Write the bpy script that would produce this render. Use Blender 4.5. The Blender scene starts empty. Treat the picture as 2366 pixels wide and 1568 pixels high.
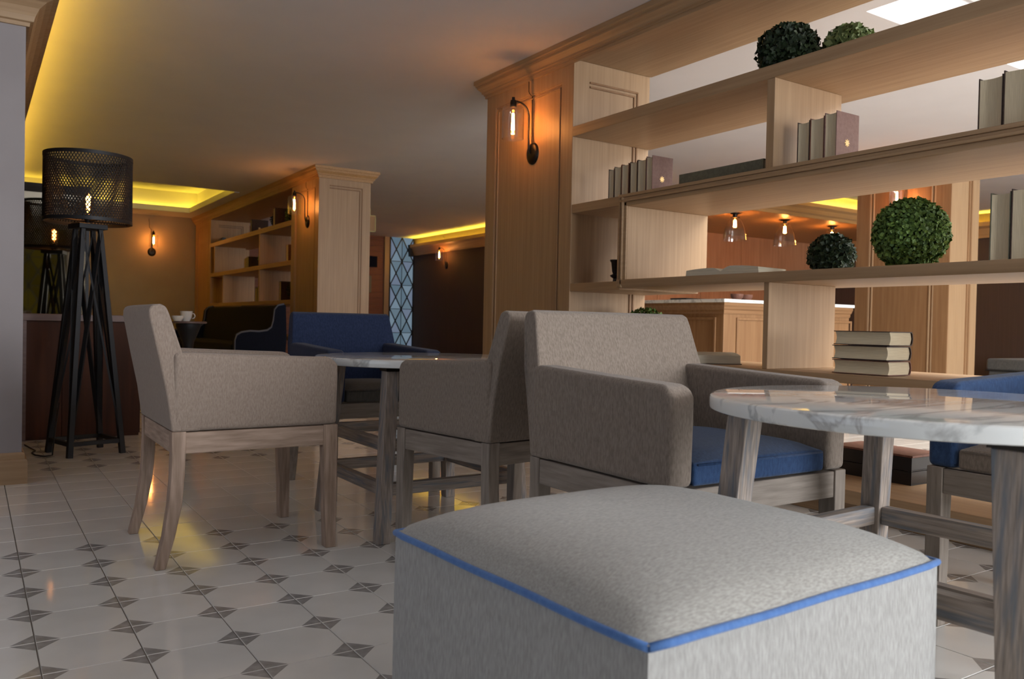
import bpy, bmesh, math, random
from mathutils import Vector, Matrix
random.seed(7)
sc = bpy.context.scene
COL = sc.collection
PI = math.pi
# ------------------------------------------------------------------ camera
YAW, PITCH, ROLL, FPX = math.radians(33.218), math.radians(-1.0055), math.radians(1.187), 1910.5
fw = Vector((math.sin(YAW)*math.cos(PITCH), math.cos(YAW)*math.cos(PITCH), math.sin(PITCH)))
rt = Vector((math.cos(YAW), -math.sin(YAW), 0)); up = rt.cross(fw)
Rv = math.cos(ROLL)*rt + math.sin(ROLL)*up
Uv = -math.sin(ROLL)*rt + math.cos(ROLL)*up
cam = bpy.data.cameras.new('camera'); camo = bpy.data.objects.new('camera', cam); COL.objects.link(camo)
cam.sensor_width = 36; cam.lens = FPX/2366*36; cam.clip_end = 100
camo.matrix_world = Matrix(((Rv.x, Uv.x, -fw.x, 0), (Rv.y, Uv.y, -fw.y, 0), (Rv.z, Uv.z, -fw.z, .8), (0, 0, 0, 1)))
cam.dof.use_dof = True; cam.dof.focus_distance = 2.6; cam.dof.aperture_fstop = 6.3
sc.camera = camo
CAM = Vector((0, 0, .8))
def proj(p):
    d = Vector(p)-CAM; k = d.dot(fw)
    if k <= 0.05: return None
    return (1183+FPX*d.dot(Rv)/k, 784-FPX*d.dot(Uv)/k, k)
# ------------------------------------------------------------------ world, exposure, lights
sc.view_settings.view_transform = 'Standard'; sc.view_settings.look = 'None'
sc.view_settings.gamma = 1; sc.view_settings.use_curve_mapping = False
sc.view_settings.exposure = 0.0
w = bpy.data.worlds.new('sky'); sc.world = w; w.use_nodes = True
w.node_tree.nodes['Background'].inputs[0].default_value = (.62, .76, 1, 1)
w.node_tree.nodes['Background'].inputs[1].default_value = 1.0
def area(name, loc, rot, sx, sy, col, power):
    l = bpy.data.lights.new(name, 'AREA'); l.shape = 'RECTANGLE'; l.size = sx; l.size_y = sy; l.color = col; l.energy = power
    o = bpy.data.objects.new(name, l); COL.objects.link(o); o.location = loc; o.rotation_euler = rot
    return o
DAY = (.94, .965, 1.0)
area('window_daylight', (4.2, -3.98, 1.35), (PI/2, 0, 0), 5.0, 1.9, DAY, 740)       # outside the big window of the back wall
area('added_side_fill', (-3.58, 1.6, 1.35), (0, -PI/2, 0), 1.8, 3.2, (1, .88, .78), 8)  # warm ambient fill added at the unseen left wall
area('added_lobby_fill', (9.4, -3.98, 1.35), (PI/2, 0, 0), 4.2, 1.9, (1, .94, .88), 230)  # added fill to brighten the ceiling and bar behind the bookcase
area('skylight_daylight', (5.1, 1.5, 2.80), (0, 0, 0), 1.9, 2.3, (1, .95, .90), 140)
BULB = (1.0, .45, .15)
BULB_S = 230.0
YEL = (1.0, .70, .05)
# ------------------------------------------------------------------ mesh helpers
class MB:
    def __init__(s): s.v = []; s.f = []; s.m = []
    def add(s, vs, fs, m=0):
        b = len(s.v); s.v += [tuple(v) for v in vs]
        for f in fs: s.f.append([b+i for i in f]); s.m.append(m)
        return s
    def box(s, x0, y0, z0, x1, y1, z1, m=0):
        return s.add([(x0,y0,z0),(x1,y0,z0),(x1,y1,z0),(x0,y1,z0),(x0,y0,z1),(x1,y0,z1),(x1,y1,z1),(x0,y1,z1)],
              [(3,2,1,0),(4,5,6,7),(0,1,5,4),(1,2,6,5),(2,3,7,6),(3,0,4,7)], m)
    def prism(s, prof, axis, a, b, m=0):
        # prof in the two other axes in order (x,y,z without axis)
        def P(p, t):
            return {'x': (t, p[0], p[1]), 'y': (p[0], t, p[1]), 'z': (p[0], p[1], t)}[axis]
        n = len(prof)
        return s.add([P(p, a) for p in prof]+[P(p, b) for p in prof],
              [tuple(range(n))[::-1], tuple(range(n, 2*n))]+[(i, (i+1) % n, n+(i+1) % n, n+i) for i in range(n)], m)
    def beam(s, p, q, wx, wy=None, m=0, ref=(0, 0, 1), w2=None):
        # box bar from p to q with a square section
        p, q = Vector(p), Vector(q); d = (q-p).normalized(); r = Vector(ref)
        if abs(d.dot(r)) > .99: r = Vector((1, 0, 0))
        a = d.cross(r).normalized(); b = a.cross(d).normalized(); wy = wy or wx; k = w2 or 1
        vs = []
        for c, kk in ((p, 1), (q, k)):
            for i, j in ((-1,-1), (1,-1), (1,1), (-1,1)): vs.append(c+a*(i*wx/2*kk)+b*(j*wy/2*kk))
        return s.add(vs, [(0,1,2,3), (7,6,5,4), (0,4,5,1), (1,5,6,2), (2,6,7,3), (3,7,4,0)], m)
    def tube(s, pts, r, n=8, m=0, caps=True):
        pts = [Vector(p) for p in pts]; rings = []; prev = None
        for i, p in enumerate(pts):
            d = (pts[min(i+1, len(pts)-1)]-pts[max(i-1, 0)]).normalized()
            if prev is None:
                a = d.cross(Vector((0, 0, 1)))
                if a.length < .1: a = d.cross(Vector((1, 0, 0)))
                a.normalize()
            else:
                a = (prev-d*prev.dot(d)).normalized()
            prev = a; b = d.cross(a); rr = r[i] if isinstance(r, (list, tuple)) else r
            rings.append([p+a*math.cos(t)*rr+b*math.sin(t)*rr for t in [2*PI*k/n for k in range(n)]])
        vs = [v for R_ in rings for v in R_]; fs = []
        for i in range(len(pts)-1):
            for k in range(n): fs.append((i*n+k, i*n+(k+1) % n, (i+1)*n+(k+1) % n, (i+1)*n+k))
        if caps: fs += [tuple(range(n))[::-1], tuple(range((len(pts)-1)*n, len(pts)*n))]
        return s.add(vs, fs, m)
    def lathe(s, prof, c=(0, 0, 0), n=32, m=0, axis='z'):
        vs = []; fs = []
        for r, z in prof:
            for k in range(n):
                t = 2*PI*k/n; x, y = r*math.cos(t), r*math.sin(t)
                vs.append((c[0]+x, c[1]+y, c[2]+z) if axis == 'z' else (c[0]+z, c[1]+x, c[2]+y) if axis == 'x' else (c[0]+x, c[1]+z, c[2]+y))
        for i in range(len(prof)-1):
            for k in range(n): fs.append((i*n+k, i*n+(k+1) % n, (i+1)*n+(k+1) % n, (i+1)*n+k))
        if prof[0][0] > 1e-4 and prof[0][0] != prof[-1][0]: pass
        return s.add(vs, fs, m)
    def sweep(s, path, prof, m=0):
        # path: 2d points; outward normal is to the LEFT of travel; prof: (offset, z) list, closed section
        n = len(path); P = [Vector(p) for p in path]; k = len(prof); vs = []
        for i in range(n):
            ns = []
            for a, b in ((i-1, i), (i, i+1)):
                if a >= 0 and b < n:
                    d = (P[b]-P[a]).normalized(); ns.append(Vector((-d.y, d.x)))
            nn = ns[0] if len(ns) == 1 else (ns[0]+ns[1])/(1+ns[0].dot(ns[1]))
            for o, z in prof: vs.append((P[i].x+nn.x*o, P[i].y+nn.y*o, z))
        fs = [(i*k+j, i*k+(j+1) % k, (i+1)*k+(j+1) % k, (i+1)*k+j) for i in range(n-1) for j in range(k)]
        fs += [tuple(range(k))[::-1], tuple(range((n-1)*k, n*k))]
        return s.add(vs, fs, m)
    def xf(s, M):
        s.v = [tuple(M @ Vector(v)) for v in s.v]; return s
    def build(s, name, mats, parent=None, bevel=0, seg=2, smooth=False, fix=True):
        me = bpy.data.meshes.new(name); me.from_pydata(s.v, [], s.f)
        if not isinstance(mats, (list, tuple)): mats = [mats]
        for mt in mats: me.materials.append(mt)
        for p, mi in zip(me.polygons, s.m): p.material_index = mi
        if fix:
            b = bmesh.new(); b.from_mesh(me); bmesh.ops.recalc_face_normals(b, faces=b.faces); b.to_mesh(me); b.free()
        o = bpy.data.objects.new(name, me); COL.objects.link(o); o.parent = parent
        if smooth or bevel:
            for p in me.polygons: p.use_smooth = True
        if bevel:
            md = o.modifiers.new('edge', 'BEVEL'); md.width = bevel; md.segments = seg; md.limit_method = 'ANGLE'
            md.angle_limit = math.radians(35); md.harden_normals = True
        elif smooth == 'angle':
            me.shade_flat()
            for p in me.polygons: p.use_smooth = True
            me.set_sharp_from_angle(angle=math.radians(40))
        return o
def empty(name, loc=(0, 0, 0), rz=0, label=None, cat=None, group=None):
    o = bpy.data.objects.new(name, None); COL.objects.link(o); o.location = loc; o.rotation_euler = (0, 0, rz)
    o.empty_display_size = .05
    if label: tag(o, label, cat, group)
    return o
def tag(o, label, cat, group=None):
    o['label'] = label; o['category'] = cat
    if group: o['group'] = group
    return o
def struct(o): o['kind'] = 'structure'; return o
def copy_tree(o, parent=None):
    c = o.copy(); COL.objects.link(c); c.parent = parent
    if parent: c.matrix_parent_inverse = o.matrix_parent_inverse.copy()
    for ch in [x for x in o.children]: copy_tree(ch, c)
    return c
# ------------------------------------------------------------------ material helpers
def mat(name, col=(.5, .5, .5), rough=.6, metal=0, spec=.5, coat=0):
    m = bpy.data.materials.new(name); m.use_nodes = True; b = m.node_tree.nodes['Principled BSDF']
    b.inputs['Base Color'].default_value = (*col, 1); b.inputs['Roughness'].default_value = rough
    b.inputs['Metallic'].default_value = metal; b.inputs['Specular IOR Level'].default_value = spec
    b.inputs['Coat Weight'].default_value = coat
    return m
def N(m, t, **kw):
    n = m.node_tree.nodes.new(t)
    for k, v in kw.items():
        if k in n.inputs: n.inputs[k].default_value = v
        else: setattr(n, k, v)
    return n
def L(m, a, b): m.node_tree.links.new(a, b)
def bsdf(m): return m.node_tree.nodes['Principled BSDF']
def noisy(name, c1, c2, scale=(1, 1, 1), nscale=8, detail=4, rough=.6, bump=0, spec=.5, lo=.35, hi=.65, coat=0, distort=0, coords='Object', bscale=None):
    m = mat(name, c1, rough, 0, spec, coat)
    tc = N(m, 'ShaderNodeTexCoord'); mp = N(m, 'ShaderNodeMapping'); mp.inputs['Scale'].default_value = scale
    nz = N(m, 'ShaderNodeTexNoise'); nz.inputs['Scale'].default_value = nscale; nz.inputs['Detail'].default_value = detail
    nz.inputs['Distortion'].default_value = distort
    cr = N(m, 'ShaderNodeValToRGB'); cr.color_ramp.elements[0].position = lo; cr.color_ramp.elements[1].position = hi
    cr.color_ramp.elements[0].color = (*c1, 1); cr.color_ramp.elements[1].color = (*c2, 1)
    L(m, tc.outputs[coords], mp.inputs[0]); L(m, mp.outputs[0], nz.inputs['Vector']); L(m, nz.outputs['Fac'], cr.inputs[0])
    L(m, cr.outputs[0], bsdf(m).inputs['Base Color'])
    if bump:
        bp = N(m, 'ShaderNodeBump'); bp.inputs['Strength'].default_value = bump; bp.inputs['Distance'].default_value = .002
        src = nz
        if bscale:
            src = N(m, 'ShaderNodeTexNoise'); src.inputs['Scale'].default_value = bscale; src.inputs['Detail'].default_value = 3
            L(m, tc.outputs[coords], src.inputs['Vector'])
        L(m, src.outputs['Fac'], bp.inputs['Height']); L(m, bp.outputs[0], bsdf(m).inputs['Normal'])
    return m
def wood(name, c1, c2, axis, k=40, along=1.2, rough=.45, bump=.15, big=None):
    s = {'x': (along, k, k), 'y': (k, along, k), 'z': (k, k, along)}[axis]
    m = noisy(name, c1, c2, s, 1.6, 5, rough, bump, .4, .3, .7)
    return m
OAK1, OAK2 = (.355, .225, .122), (.435, .29, .165)
oakx, oaky, oakz = (wood('oak_'+a, OAK1, OAK2, a) for a in 'xyz')
FO1, FO2 = (.40, .225, .095), (.50, .30, .135)
foakx, foaky, foakz = (wood('golden_oak_'+a, FO1, FO2, a) for a in 'xyz')
baroak = wood('orange_oak', (.22, .112, .048), (.29, .158, .072), 'z', 25)
barx = wood('orange_oak_x', (.22, .112, .048), (.29, .158, .072), 'x', 25)
cedar = wood('orange_panel_wood', (.40, .19, .095), (.50, .25, .13), 'z', 12)
def greywash(axis):
    m = wood('greywashed_wood_'+axis, (.20, .165, .14), (.44, .36, .30), axis, 120, 4, .6, .5)
    t = m.node_tree; cr = [n for n in t.nodes if n.type == 'VALTORGB'][0]
    nz = N(m, 'ShaderNodeTexNoise'); nz.inputs['Scale'].default_value = 1.0; nz.inputs['Detail'].default_value = 3
    mp = N(m, 'ShaderNodeMapping'); tc = [n for n in t.nodes if n.type == 'TEX_COORD'][0]
    mp.inputs['Scale'].default_value = {'x': (6, 75, 75), 'y': (75, 6, 75), 'z': (75, 75, 6)}[axis]; mp.inputs['Location'].default_value = (3, 1, 7)
    L(m, tc.outputs['Object'], mp.inputs[0]); L(m, mp.outputs[0], nz.inputs['Vector'])
    c2 = N(m, 'ShaderNodeValToRGB'); c2.color_ramp.elements[0].position = .48; c2.color_ramp.elements[1].position = .68
    L(m, nz.outputs['Fac'], c2.inputs[0])
    mx = N(m, 'ShaderNodeMixRGB'); mx.inputs['Color2'].default_value = (.17, .18, .20, 1)
    L(m, c2.outputs[0], mx.inputs[0]); L(m, cr.outputs[0], mx.inputs['Color1']); L(m, mx.outputs[0], bsdf(m).inputs['Base Color'])
    return m
gwx, gwy, gwz = (greywash(a) for a in 'xyz')
def chairwash(axis): return wood('chair_washed_wood_'+axis, (.20, .165, .135), (.32, .27, .225), axis, 60, 5, .6, .35)
chx, chy, chz = (chairwash(a) for a in 'xyz')
def warmwash(axis): return wood('warm_washed_wood_'+axis, (.27, .185, .13), (.47, .34, .26), axis, 50, 5, .6, .35)
wwx, wwy, wwz = (warmwash(a) for a in 'xyz')
def fabric(name, c1, c2, streak=(1, 1, .35), ns=120, rough=.95, bump=.6, sheen=.2):
    m = noisy(name, c1, c2, streak, ns, 3, rough, bump, .15, .3, .7, bscale=650)
    bsdf(m).inputs['Sheen Weight'].default_value = sheen; bsdf(m).inputs['Sheen Roughness'].default_value = .5
    return m
taupe = fabric('taupe_linen', (.255, .195, .155), (.34, .27, .22), (1, 1, .35), 240)
taupe2 = fabric('grey_taupe_linen', (.20, .16, .127), (.30, .245, .20), (1, 1, .3), 230)
heather = fabric('heather_grey_linen', (.27, .26, .235), (.42, .41, .38), (.28, 1, 1), 420, bump=.2)
heather_s = fabric('heather_grey_linen_side', (.27, .265, .25), (.39, .385, .37), (1, 1, .18), 330, bump=.2)
denim = fabric('blue_denim', (.022, .05, .125), (.04, .085, .19), (1, 1, .4), 160)
navy = fabric('navy_cloth', (.006, .007, .014), (.009, .011, .020), sheen=.02)
piping = fabric('blue_piping_cloth', (.07, .16, .40), (.10, .21, .47))
denimdk = fabric('dark_blue_denim', (.014, .022, .055), (.024, .036, .08), (1, 1, .4), 160, sheen=.1)
darkgrey = fabric('dark_grey_cloth', (.085, .082, .075), (.12, .115, .105))
charcoal = fabric('charcoal_upholstery', (.008, .0075, .007), (.014, .013, .012), sheen=.02)
plaster = noisy('ceiling_paint', (.66, .63, .625), (.68, .65, .645), (1, 1, 1), 3, 2, .9)
pierpaint = noisy('lilac_grey_paint', (.30, .27, .27), (.32, .29, .29), (1, 1, 1), 4, 2, .85)
beige = noisy('beige_wall_paint', (.38, .29, .19), (.40, .31, .205), (1, 1, 1), 3, 2, .9)
brownwall = noisy('dark_brown_wallcovering', (.075, .045, .032), (.085, .052, .038), (60, 60, 1), 1, 2, .8)
greige = mat('plain_room_paint', (.17, .145, .12), .9)
metal = mat('black_metal', (.018, .019, .022), .5, .3)
bronze = mat('dark_bronze', (.03, .025, .02), .35, .8)
steel = mat('brushed_steel', (.5, .5, .5), .3, 1)
gold = mat('gold_foil', (.65, .45, .2), .4, .6)
ledgewood = noisy('mauve_brown_ledge', (.15, .10, .095), (.19, .13, .12), (1, 20, 20), 3, 3, .5)
redwood = wood('dark_red_wood', (.045, .014, .006), (.085, .026, .010), 'z', 14, .8, .7)
plankwood = wood('reddish_plank_wood', (.16, .055, .03), (.25, .095, .05), 'x', 18, 1, .6)
page = noisy('book_pages', (.58, .49, .33), (.70, .61, .43), (4, 220, 4), 3, 3, .9, .2)
page_lie = noisy('book_pages_lying', (.50, .45, .34), (.64, .59, .46), (4, 4, 220), 3, 3, .9, .2)
mauve = noisy('mauve_book_cloth', (.22, .125, .105), (.26, .155, .13), (1, 1, 1), 60, 2, .7)
darkcover = noisy('dark_brown_book_cloth', (.05, .03, .022), (.075, .045, .035), (1, 1, 1), 60, 2, .6)
redcover = noisy('russet_book_cloth', (.15, .06, .04), (.2, .09, .06), (1, 1, 1), 60, 2, .6)
sage = noisy('olive_book_cloth', (.11, .11, .075), (.14, .14, .10), (1, 1, 1), 60, 2, .7)
blackbox = mat('black_lacquer', (.008, .007, .008), .3)
ceram = mat('white_ceramic', (.75, .73, .7), .2)
blacktile = mat('black', (.01, .01, .01), .5)
def emit(name, col, s):
    m = bpy.data.materials.new(name); m.use_nodes = True; t = m.node_tree; t.nodes.clear()
    e = t.nodes.new('ShaderNodeEmission'); e.inputs[0].default_value = (*col, 1); e.inputs[1].default_value = s
    o = t.nodes.new('ShaderNodeOutputMaterial'); t.links.new(e.outputs[0], o.inputs[0]); return m
filament = emit('glowing_filament', BULB, BULB_S)
led = emit('yellow_led_strip', YEL, 15.0)
led3 = emit('yellow_led_strip_near', (1, .64, .06), 26.0)
filament_dim = emit('dim_glowing_filament', BULB, 110)
led2 = emit('yellow_led_strip_bright', YEL, 40.0)
skyemit = emit('lit_diffuser_panel', (1, .97, .9), 1.0)
def thinglass(name, tint=(1, 1, 1), refl=.12, edge=.9):
    m = bpy.data.materials.new(name); m.use_nodes = True; t = m.node_tree; t.nodes.clear()
    tr = t.nodes.new('ShaderNodeBsdfTransparent'); tr.inputs[0].default_value = (*tint, 1)
    gl = t.nodes.new('ShaderNodeBsdfGlossy'); gl.inputs['Roughness'].default_value = .02
    lw = t.nodes.new('ShaderNodeLayerWeight'); lw.inputs[0].default_value = .5
    pw = t.nodes.new('ShaderNodeMath'); pw.operation = 'POWER'; pw.inputs[1].default_value = 3
    ml = t.nodes.new('ShaderNodeMath'); ml.operation = 'MULTIPLY_ADD'; ml.inputs[1].default_value = .85; ml.inputs[2].default_value = .10
    t.links.new(lw.outputs['Facing'], pw.inputs[0]); t.links.new(pw.outputs[0], ml.inputs[0])
    mx = t.nodes.new('ShaderNodeMixShader'); o = t.nodes.new('ShaderNodeOutputMaterial')
    t.links.new(ml.outputs[0], mx.inputs[0]); t.links.new(tr.outputs[0], mx.inputs[1]); t.links.new(gl.outputs[0], mx.inputs[2]); t.links.new(mx.outputs[0], o.inputs[0])
    return m
glass = thinglass('clear_glass')
bulbglass = thinglass('amber_bulb_glass', (1, .80, .5))
mirror = mat('smoked_mirror', (.40, .37, .30), .03, 1)
# marble
def marble_mat():
    m = mat('veined_white_marble', (.8, .8, .77), .035, 0, .5)
    tc = N(m, 'ShaderNodeTexCoord'); mp = N(m, 'ShaderNodeMapping'); mp.inputs['Rotation'].default_value = (0, 0, math.radians(35)); mp.inputs['Scale'].default_value = (.8, 2.6, 2)
    L(m, tc.outputs['Object'], mp.inputs[0])
    n1 = N(m, 'ShaderNodeTexNoise'); n1.inputs['Scale'].default_value = 2.2; n1.inputs['Detail'].default_value = 8; n1.inputs['Distortion'].default_value = 1.2
    L(m, mp.outputs[0], n1.inputs['Vector'])
    r1 = N(m, 'ShaderNodeValToRGB'); e = r1.color_ramp.elements; e[0].position = .465; e[0].color = (0, 0, 0, 1); e[1].position = .575; e[1].color = (0, 0, 0, 1)
    k = e.new(.50); k.color = (.55, .55, .55, 1); k = e.new(.53); k.color = (.10, .10, .10, 1)
    L(m, n1.outputs['Fac'], r1.inputs[0])
    n2 = N(m, 'ShaderNodeTexNoise'); n2.inputs['Scale'].default_value = 1.1; n2.inputs['Detail'].default_value = 4
    L(m, mp.outputs[0], n2.inputs['Vector'])
    r2 = N(m, 'ShaderNodeValToRGB'); e = r2.color_ramp.elements; e[0].position = .35; e[0].color = (.78, .81, .80, 1); e[1].position = .62; e[1].color = (.90, .90, .86, 1)
    L(m, n2.outputs['Fac'], r2.inputs[0])
    n3 = N(m, 'ShaderNodeTexNoise'); n3.inputs['Scale'].default_value = .9; L(m, tc.outputs['Object'], n3.inputs['Vector'])
    vc = N(m, 'ShaderNodeValToRGB'); e = vc.color_ramp.elements; e[0].position = .45; e[0].color = (.20, .23, .24, 1); e[1].position = .58; e[1].color = (.30, .22, .19, 1)
    L(m, n3.outputs['Fac'], vc.inputs[0])
    mx = N(m, 'ShaderNodeMixRGB'); L(m, r1.outputs[0], mx.inputs[0]); L(m, r2.outputs[0], mx.inputs['Color1']); L(m, vc.outputs[0], mx.inputs['Color2'])
    L(m, mx.outputs[0], bsdf(m).inputs['Base Color']); return m
marble = marble_mat()
tilewhite = noisy('cream_cement_tile', (.76, .745, .70), (.82, .805, .76), (1, 1, 1), 5, 3, .075, 0, .5)
tilegrey = noisy('grey_tile_corner', (.30, .285, .27), (.40, .38, .36), (1, 1, 1), 40, 3, .10)
grout = mat('floor_grout', (.20, .175, .15), .7)
def leafmat(name, c1, c2):
    m = mat(name, c1, .55); a = N(m, 'ShaderNodeVertexColor'); a.layer_name = 'leaf'
    L(m, a.outputs[0], bsdf(m).inputs['Base Color']); m['c1'] = c1; m['c2'] = c2; return m
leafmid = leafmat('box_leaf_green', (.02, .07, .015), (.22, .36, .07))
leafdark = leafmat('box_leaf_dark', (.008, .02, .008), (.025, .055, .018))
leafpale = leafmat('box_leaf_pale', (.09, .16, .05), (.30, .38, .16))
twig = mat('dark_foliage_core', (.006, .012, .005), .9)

# ================================================================== ROOM
CZ = 2.56
X0, X1, Y0, Y1 = -3.6, 12.4, -3.8, 15.8
# floor ------------------------------------------------------------
fl = struct(MB().box(X0, Y0, -.06, X1, Y1, -.003).build('floor', grout))
S = .21602; OX, OY = .1381-20*.21602, 2.0932-30*.21602; G = .0011; CD = .054
def tile_geo(mb, x, y, near=True, far=True):
    h = S/2-G; b = .0012; c = CD; z = 0
    P = [(-h+b, -h+c), (-h+c, -h+b), (h-c, -h+b), (h-b, -h+c), (h-b, h-c), (h-c, h-b), (-h+c, h-b), (-h+b, h-c)]
    K = [(-h+b, -h+b), (h-b, -h+b), (h-b, h-b), (-h+b, h-b)]
    O = [(-h, -h), (h, -h), (h, h), (-h, h)]
    vs = [(x+a, y+d, z) for a, d in P+K]+[(x+a, y+d, z-.0025) for a, d in O]
    mb.add(vs, [tuple(range(8))], 0)
    base = len(mb.v)-16
    for f, mi in (((0, 8, 1), near), ((2, 9, 3), near), ((4, 10, 5), far), ((6, 11, 7), far)):
        mb.f.append([base+i for i in f]); mb.m.append(1 if mi else 0)
    for f in ((12, 13, 9, 2, 1, 8), (13, 14, 10, 4, 3, 9), (14, 15, 11, 6, 5, 10), (15, 12, 8, 0, 7, 11)):
        mb.f.append([base+i for i in f]); mb.m.append(0)
def dotrow(y):          # corner motifs stop before a plain band of tiles, then start again
    return y < 3.25 or y > 4.8
def tkind(y): return (dotrow(y-S/2), dotrow(y+S/2))
tl = []
i = 0
while OX+i*S < X1:
    j = 0
    while OY+j*S < Y1:
        x, y = OX+(i+.5)*S, OY+(j+.5)*S
        if x > X0 and y > Y0: tl.append((x, y))
        j += 1
    i += 1
def vis(x, y):
    p = proj((x, y, 0))
    if not p or not (-60 < p[0] < 2426 and p[1] < 1640): return 1e9
    if 905 < p[0] < 2165 and p[1] > 1250: return 1e9
    if x > 3.1 and y < 5.2: return 1e9
    if x < .2 and y > 4.5: return 1e9
    return p[2]
tl.sort(key=lambda t: vis(*t))
protos = {}
for x, y in tl[:290]:
    k = tkind(y)
    if k not in protos:
        mb = MB(); tile_geo(mb, 0, 0, *k); protos[k] = c = mb.build('tile', [tilewhite, tilegrey], fl, fix=False)
    else: c = protos[k].copy(); COL.objects.link(c)
    c.location = (x, y, 0)
mb = MB()
for x, y in tl[290:]: tile_geo(mb, x, y, *tkind(y))
tf = mb.build('tile_field', [tilewhite, tilegrey], fl, fix=False); tf['kind'] = 'stuff'

# ceiling with recesses --------------------------------------------
holes = [(-.6, 11.7, 3.04, 14.5), (4.1, .3, 6.3, 2.78), (7.9, 6.75, 12.35, 7.50)]
def grid_slab(holes, z0, z1, mats):
    xs = sorted({X0, X1, *[h[0] for h in holes], *[h[2] for h in holes]}); ys = sorted({Y0, Y1, *[h[1] for h in holes], *[h[3] for h in holes]})
    m = MB()
    for a, b in zip(xs, xs[1:]):
        for c, d in zip(ys, ys[1:]):
            if any(h[0] <= a and b <= h[2] and h[1] <= c and d <= h[3] for h in holes): continue
            m.box(a, c, z0, b, d, z1)
    return m
struct(grid_slab(holes, CZ, CZ+.05, plaster).build('ceiling', plaster))
def tray(h, top, out, name, mt):
    a, b, c, d = h; m = MB(); a -= out; b -= out; c += out; d += out; z0 = CZ+.05
    m.box(a, b, top, c, d, top+.04)
    m.box(a-.04, b-.04, z0, a, d+.04, top+.04); m.box(c, b-.04, z0, c+.04, d+.04, top+.04)
    m.box(a, b-.04, z0, c, b, top+.04); m.box(a, d, z0, c, d+.04, top+.04)
    return struct(m.build(name, mt))
tray(holes[0], 2.90, .14, 'ceiling_recess', plaster)
tray(holes[1], 2.86, 0, 'skylight_recess', plaster)
tray(holes[2], 2.80, .0, 'bar_ceiling_recess', plaster)
# lips around the far recess
m = MB(); a, b, c, d = holes[0]
m.box(c-.012, b, CZ-.012, c+.06, d+.06, CZ+.075); m.box(a, d-.012, CZ-.012, c-.012, d+.06, CZ+.075)
struct(m.build('trim_1', plaster, bevel=.004))
m = MB(); m.box(a, d+.09, CZ+.052, c+.1, d+.115, CZ+.066); m.box(c+.09, b, CZ+.052, c+.115, d+.09, CZ+.066)
m.box(a, b-.115, CZ+.052, c+.1, b-.09, CZ+.066)
tag(m.build('light_strip', led), 'yellow light strip hidden in the far ceiling recess', 'light strip')
a, b, c, d = holes[1]
m = MB(); m.box(a+.04, b+.04, 2.835, c-.04, d-.04, 2.85)
tag(m.build('skylight_panel', skyemit), 'white glowing skylight panel above the bookcase', 'skylight')
# walls --------------------------------------------------------------
struct(MB().box(X0, 15.3, 0, 3.98, 15.42, CZ).build('wall_far', beige))
struct(MB().box(7.75, 9.14, 0, 7.85, 15.72, CZ).build('wall_brown', brownwall))
struct(MB().box(7.85, 9.14, 0, 12.3, 9.24, CZ+.36).build('wall_bar', cedar))
struct(MB().box(12.3, Y0, 0, 12.4, 9.24, CZ).build('wall_right', brownwall))
# back wall with windows (behind the camera)
m = MB()
wins = [(.55, .3, 1.45, 2.35), (1.8, .5, 6.6, 2.3), (7.3, .5, 11.5, 2.3)]  # last opening is added, for the lobby fill light
xs = [X0]; 
prev = X0
for a, z0, b, z1 in wins:
    m.box(prev, Y0-.12, 0, a, Y0, CZ); m.box(a, Y0-.12, 0, b, Y0, z0); m.box(a, Y0-.12, z1, b, Y0, CZ); prev = b
m.box(prev, Y0-.12, 0, X1, Y0, CZ)
struct(m.build('wall_back', greige))
m = MB()
m.box(X0-.12, Y0, 0, X0, -.2, CZ); m.box(X0-.12, 3.4, 0, X0, Y1, CZ); m.box(X0-.12, -.2, 0, X0, 3.4, .4); m.box(X0-.12, -.2, 2.3, X0, 3.4, CZ)
struct(m.build('wall_left', greige))
def window(n, x0, z0, x1, z1, k):
    fr = MB(); fr.box(x0, Y0-.09, z0, x0+.05, Y0-.03, z1); fr.box(x1-.05, Y0-.09, z0, x1, Y0-.03, z1)
    fr.box(x0, Y0-.09, z0, x1, Y0-.03, z0+.05); fr.box(x0, Y0-.09, z1-.05, x1, Y0-.03, z1)
    for q in range(1, k): xm = x0+(x1-x0)*q/k; fr.box(xm-.025, Y0-.09, z0, xm+.025, Y0-.03, z1)
    o = struct(fr.build(n, metal)); MB().box(x0+.04, Y0-.064, z0+.04, x1-.04, Y0-.060, z1-.04).build('pane', glass, o); return o
window('window_2', 1.8, .5, 6.6, 2.3, 4); window('added_window_4', 7.3, .5, 11.5, 2.3, 4)  # second window is added to light the ceiling behind the bookcase
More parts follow.
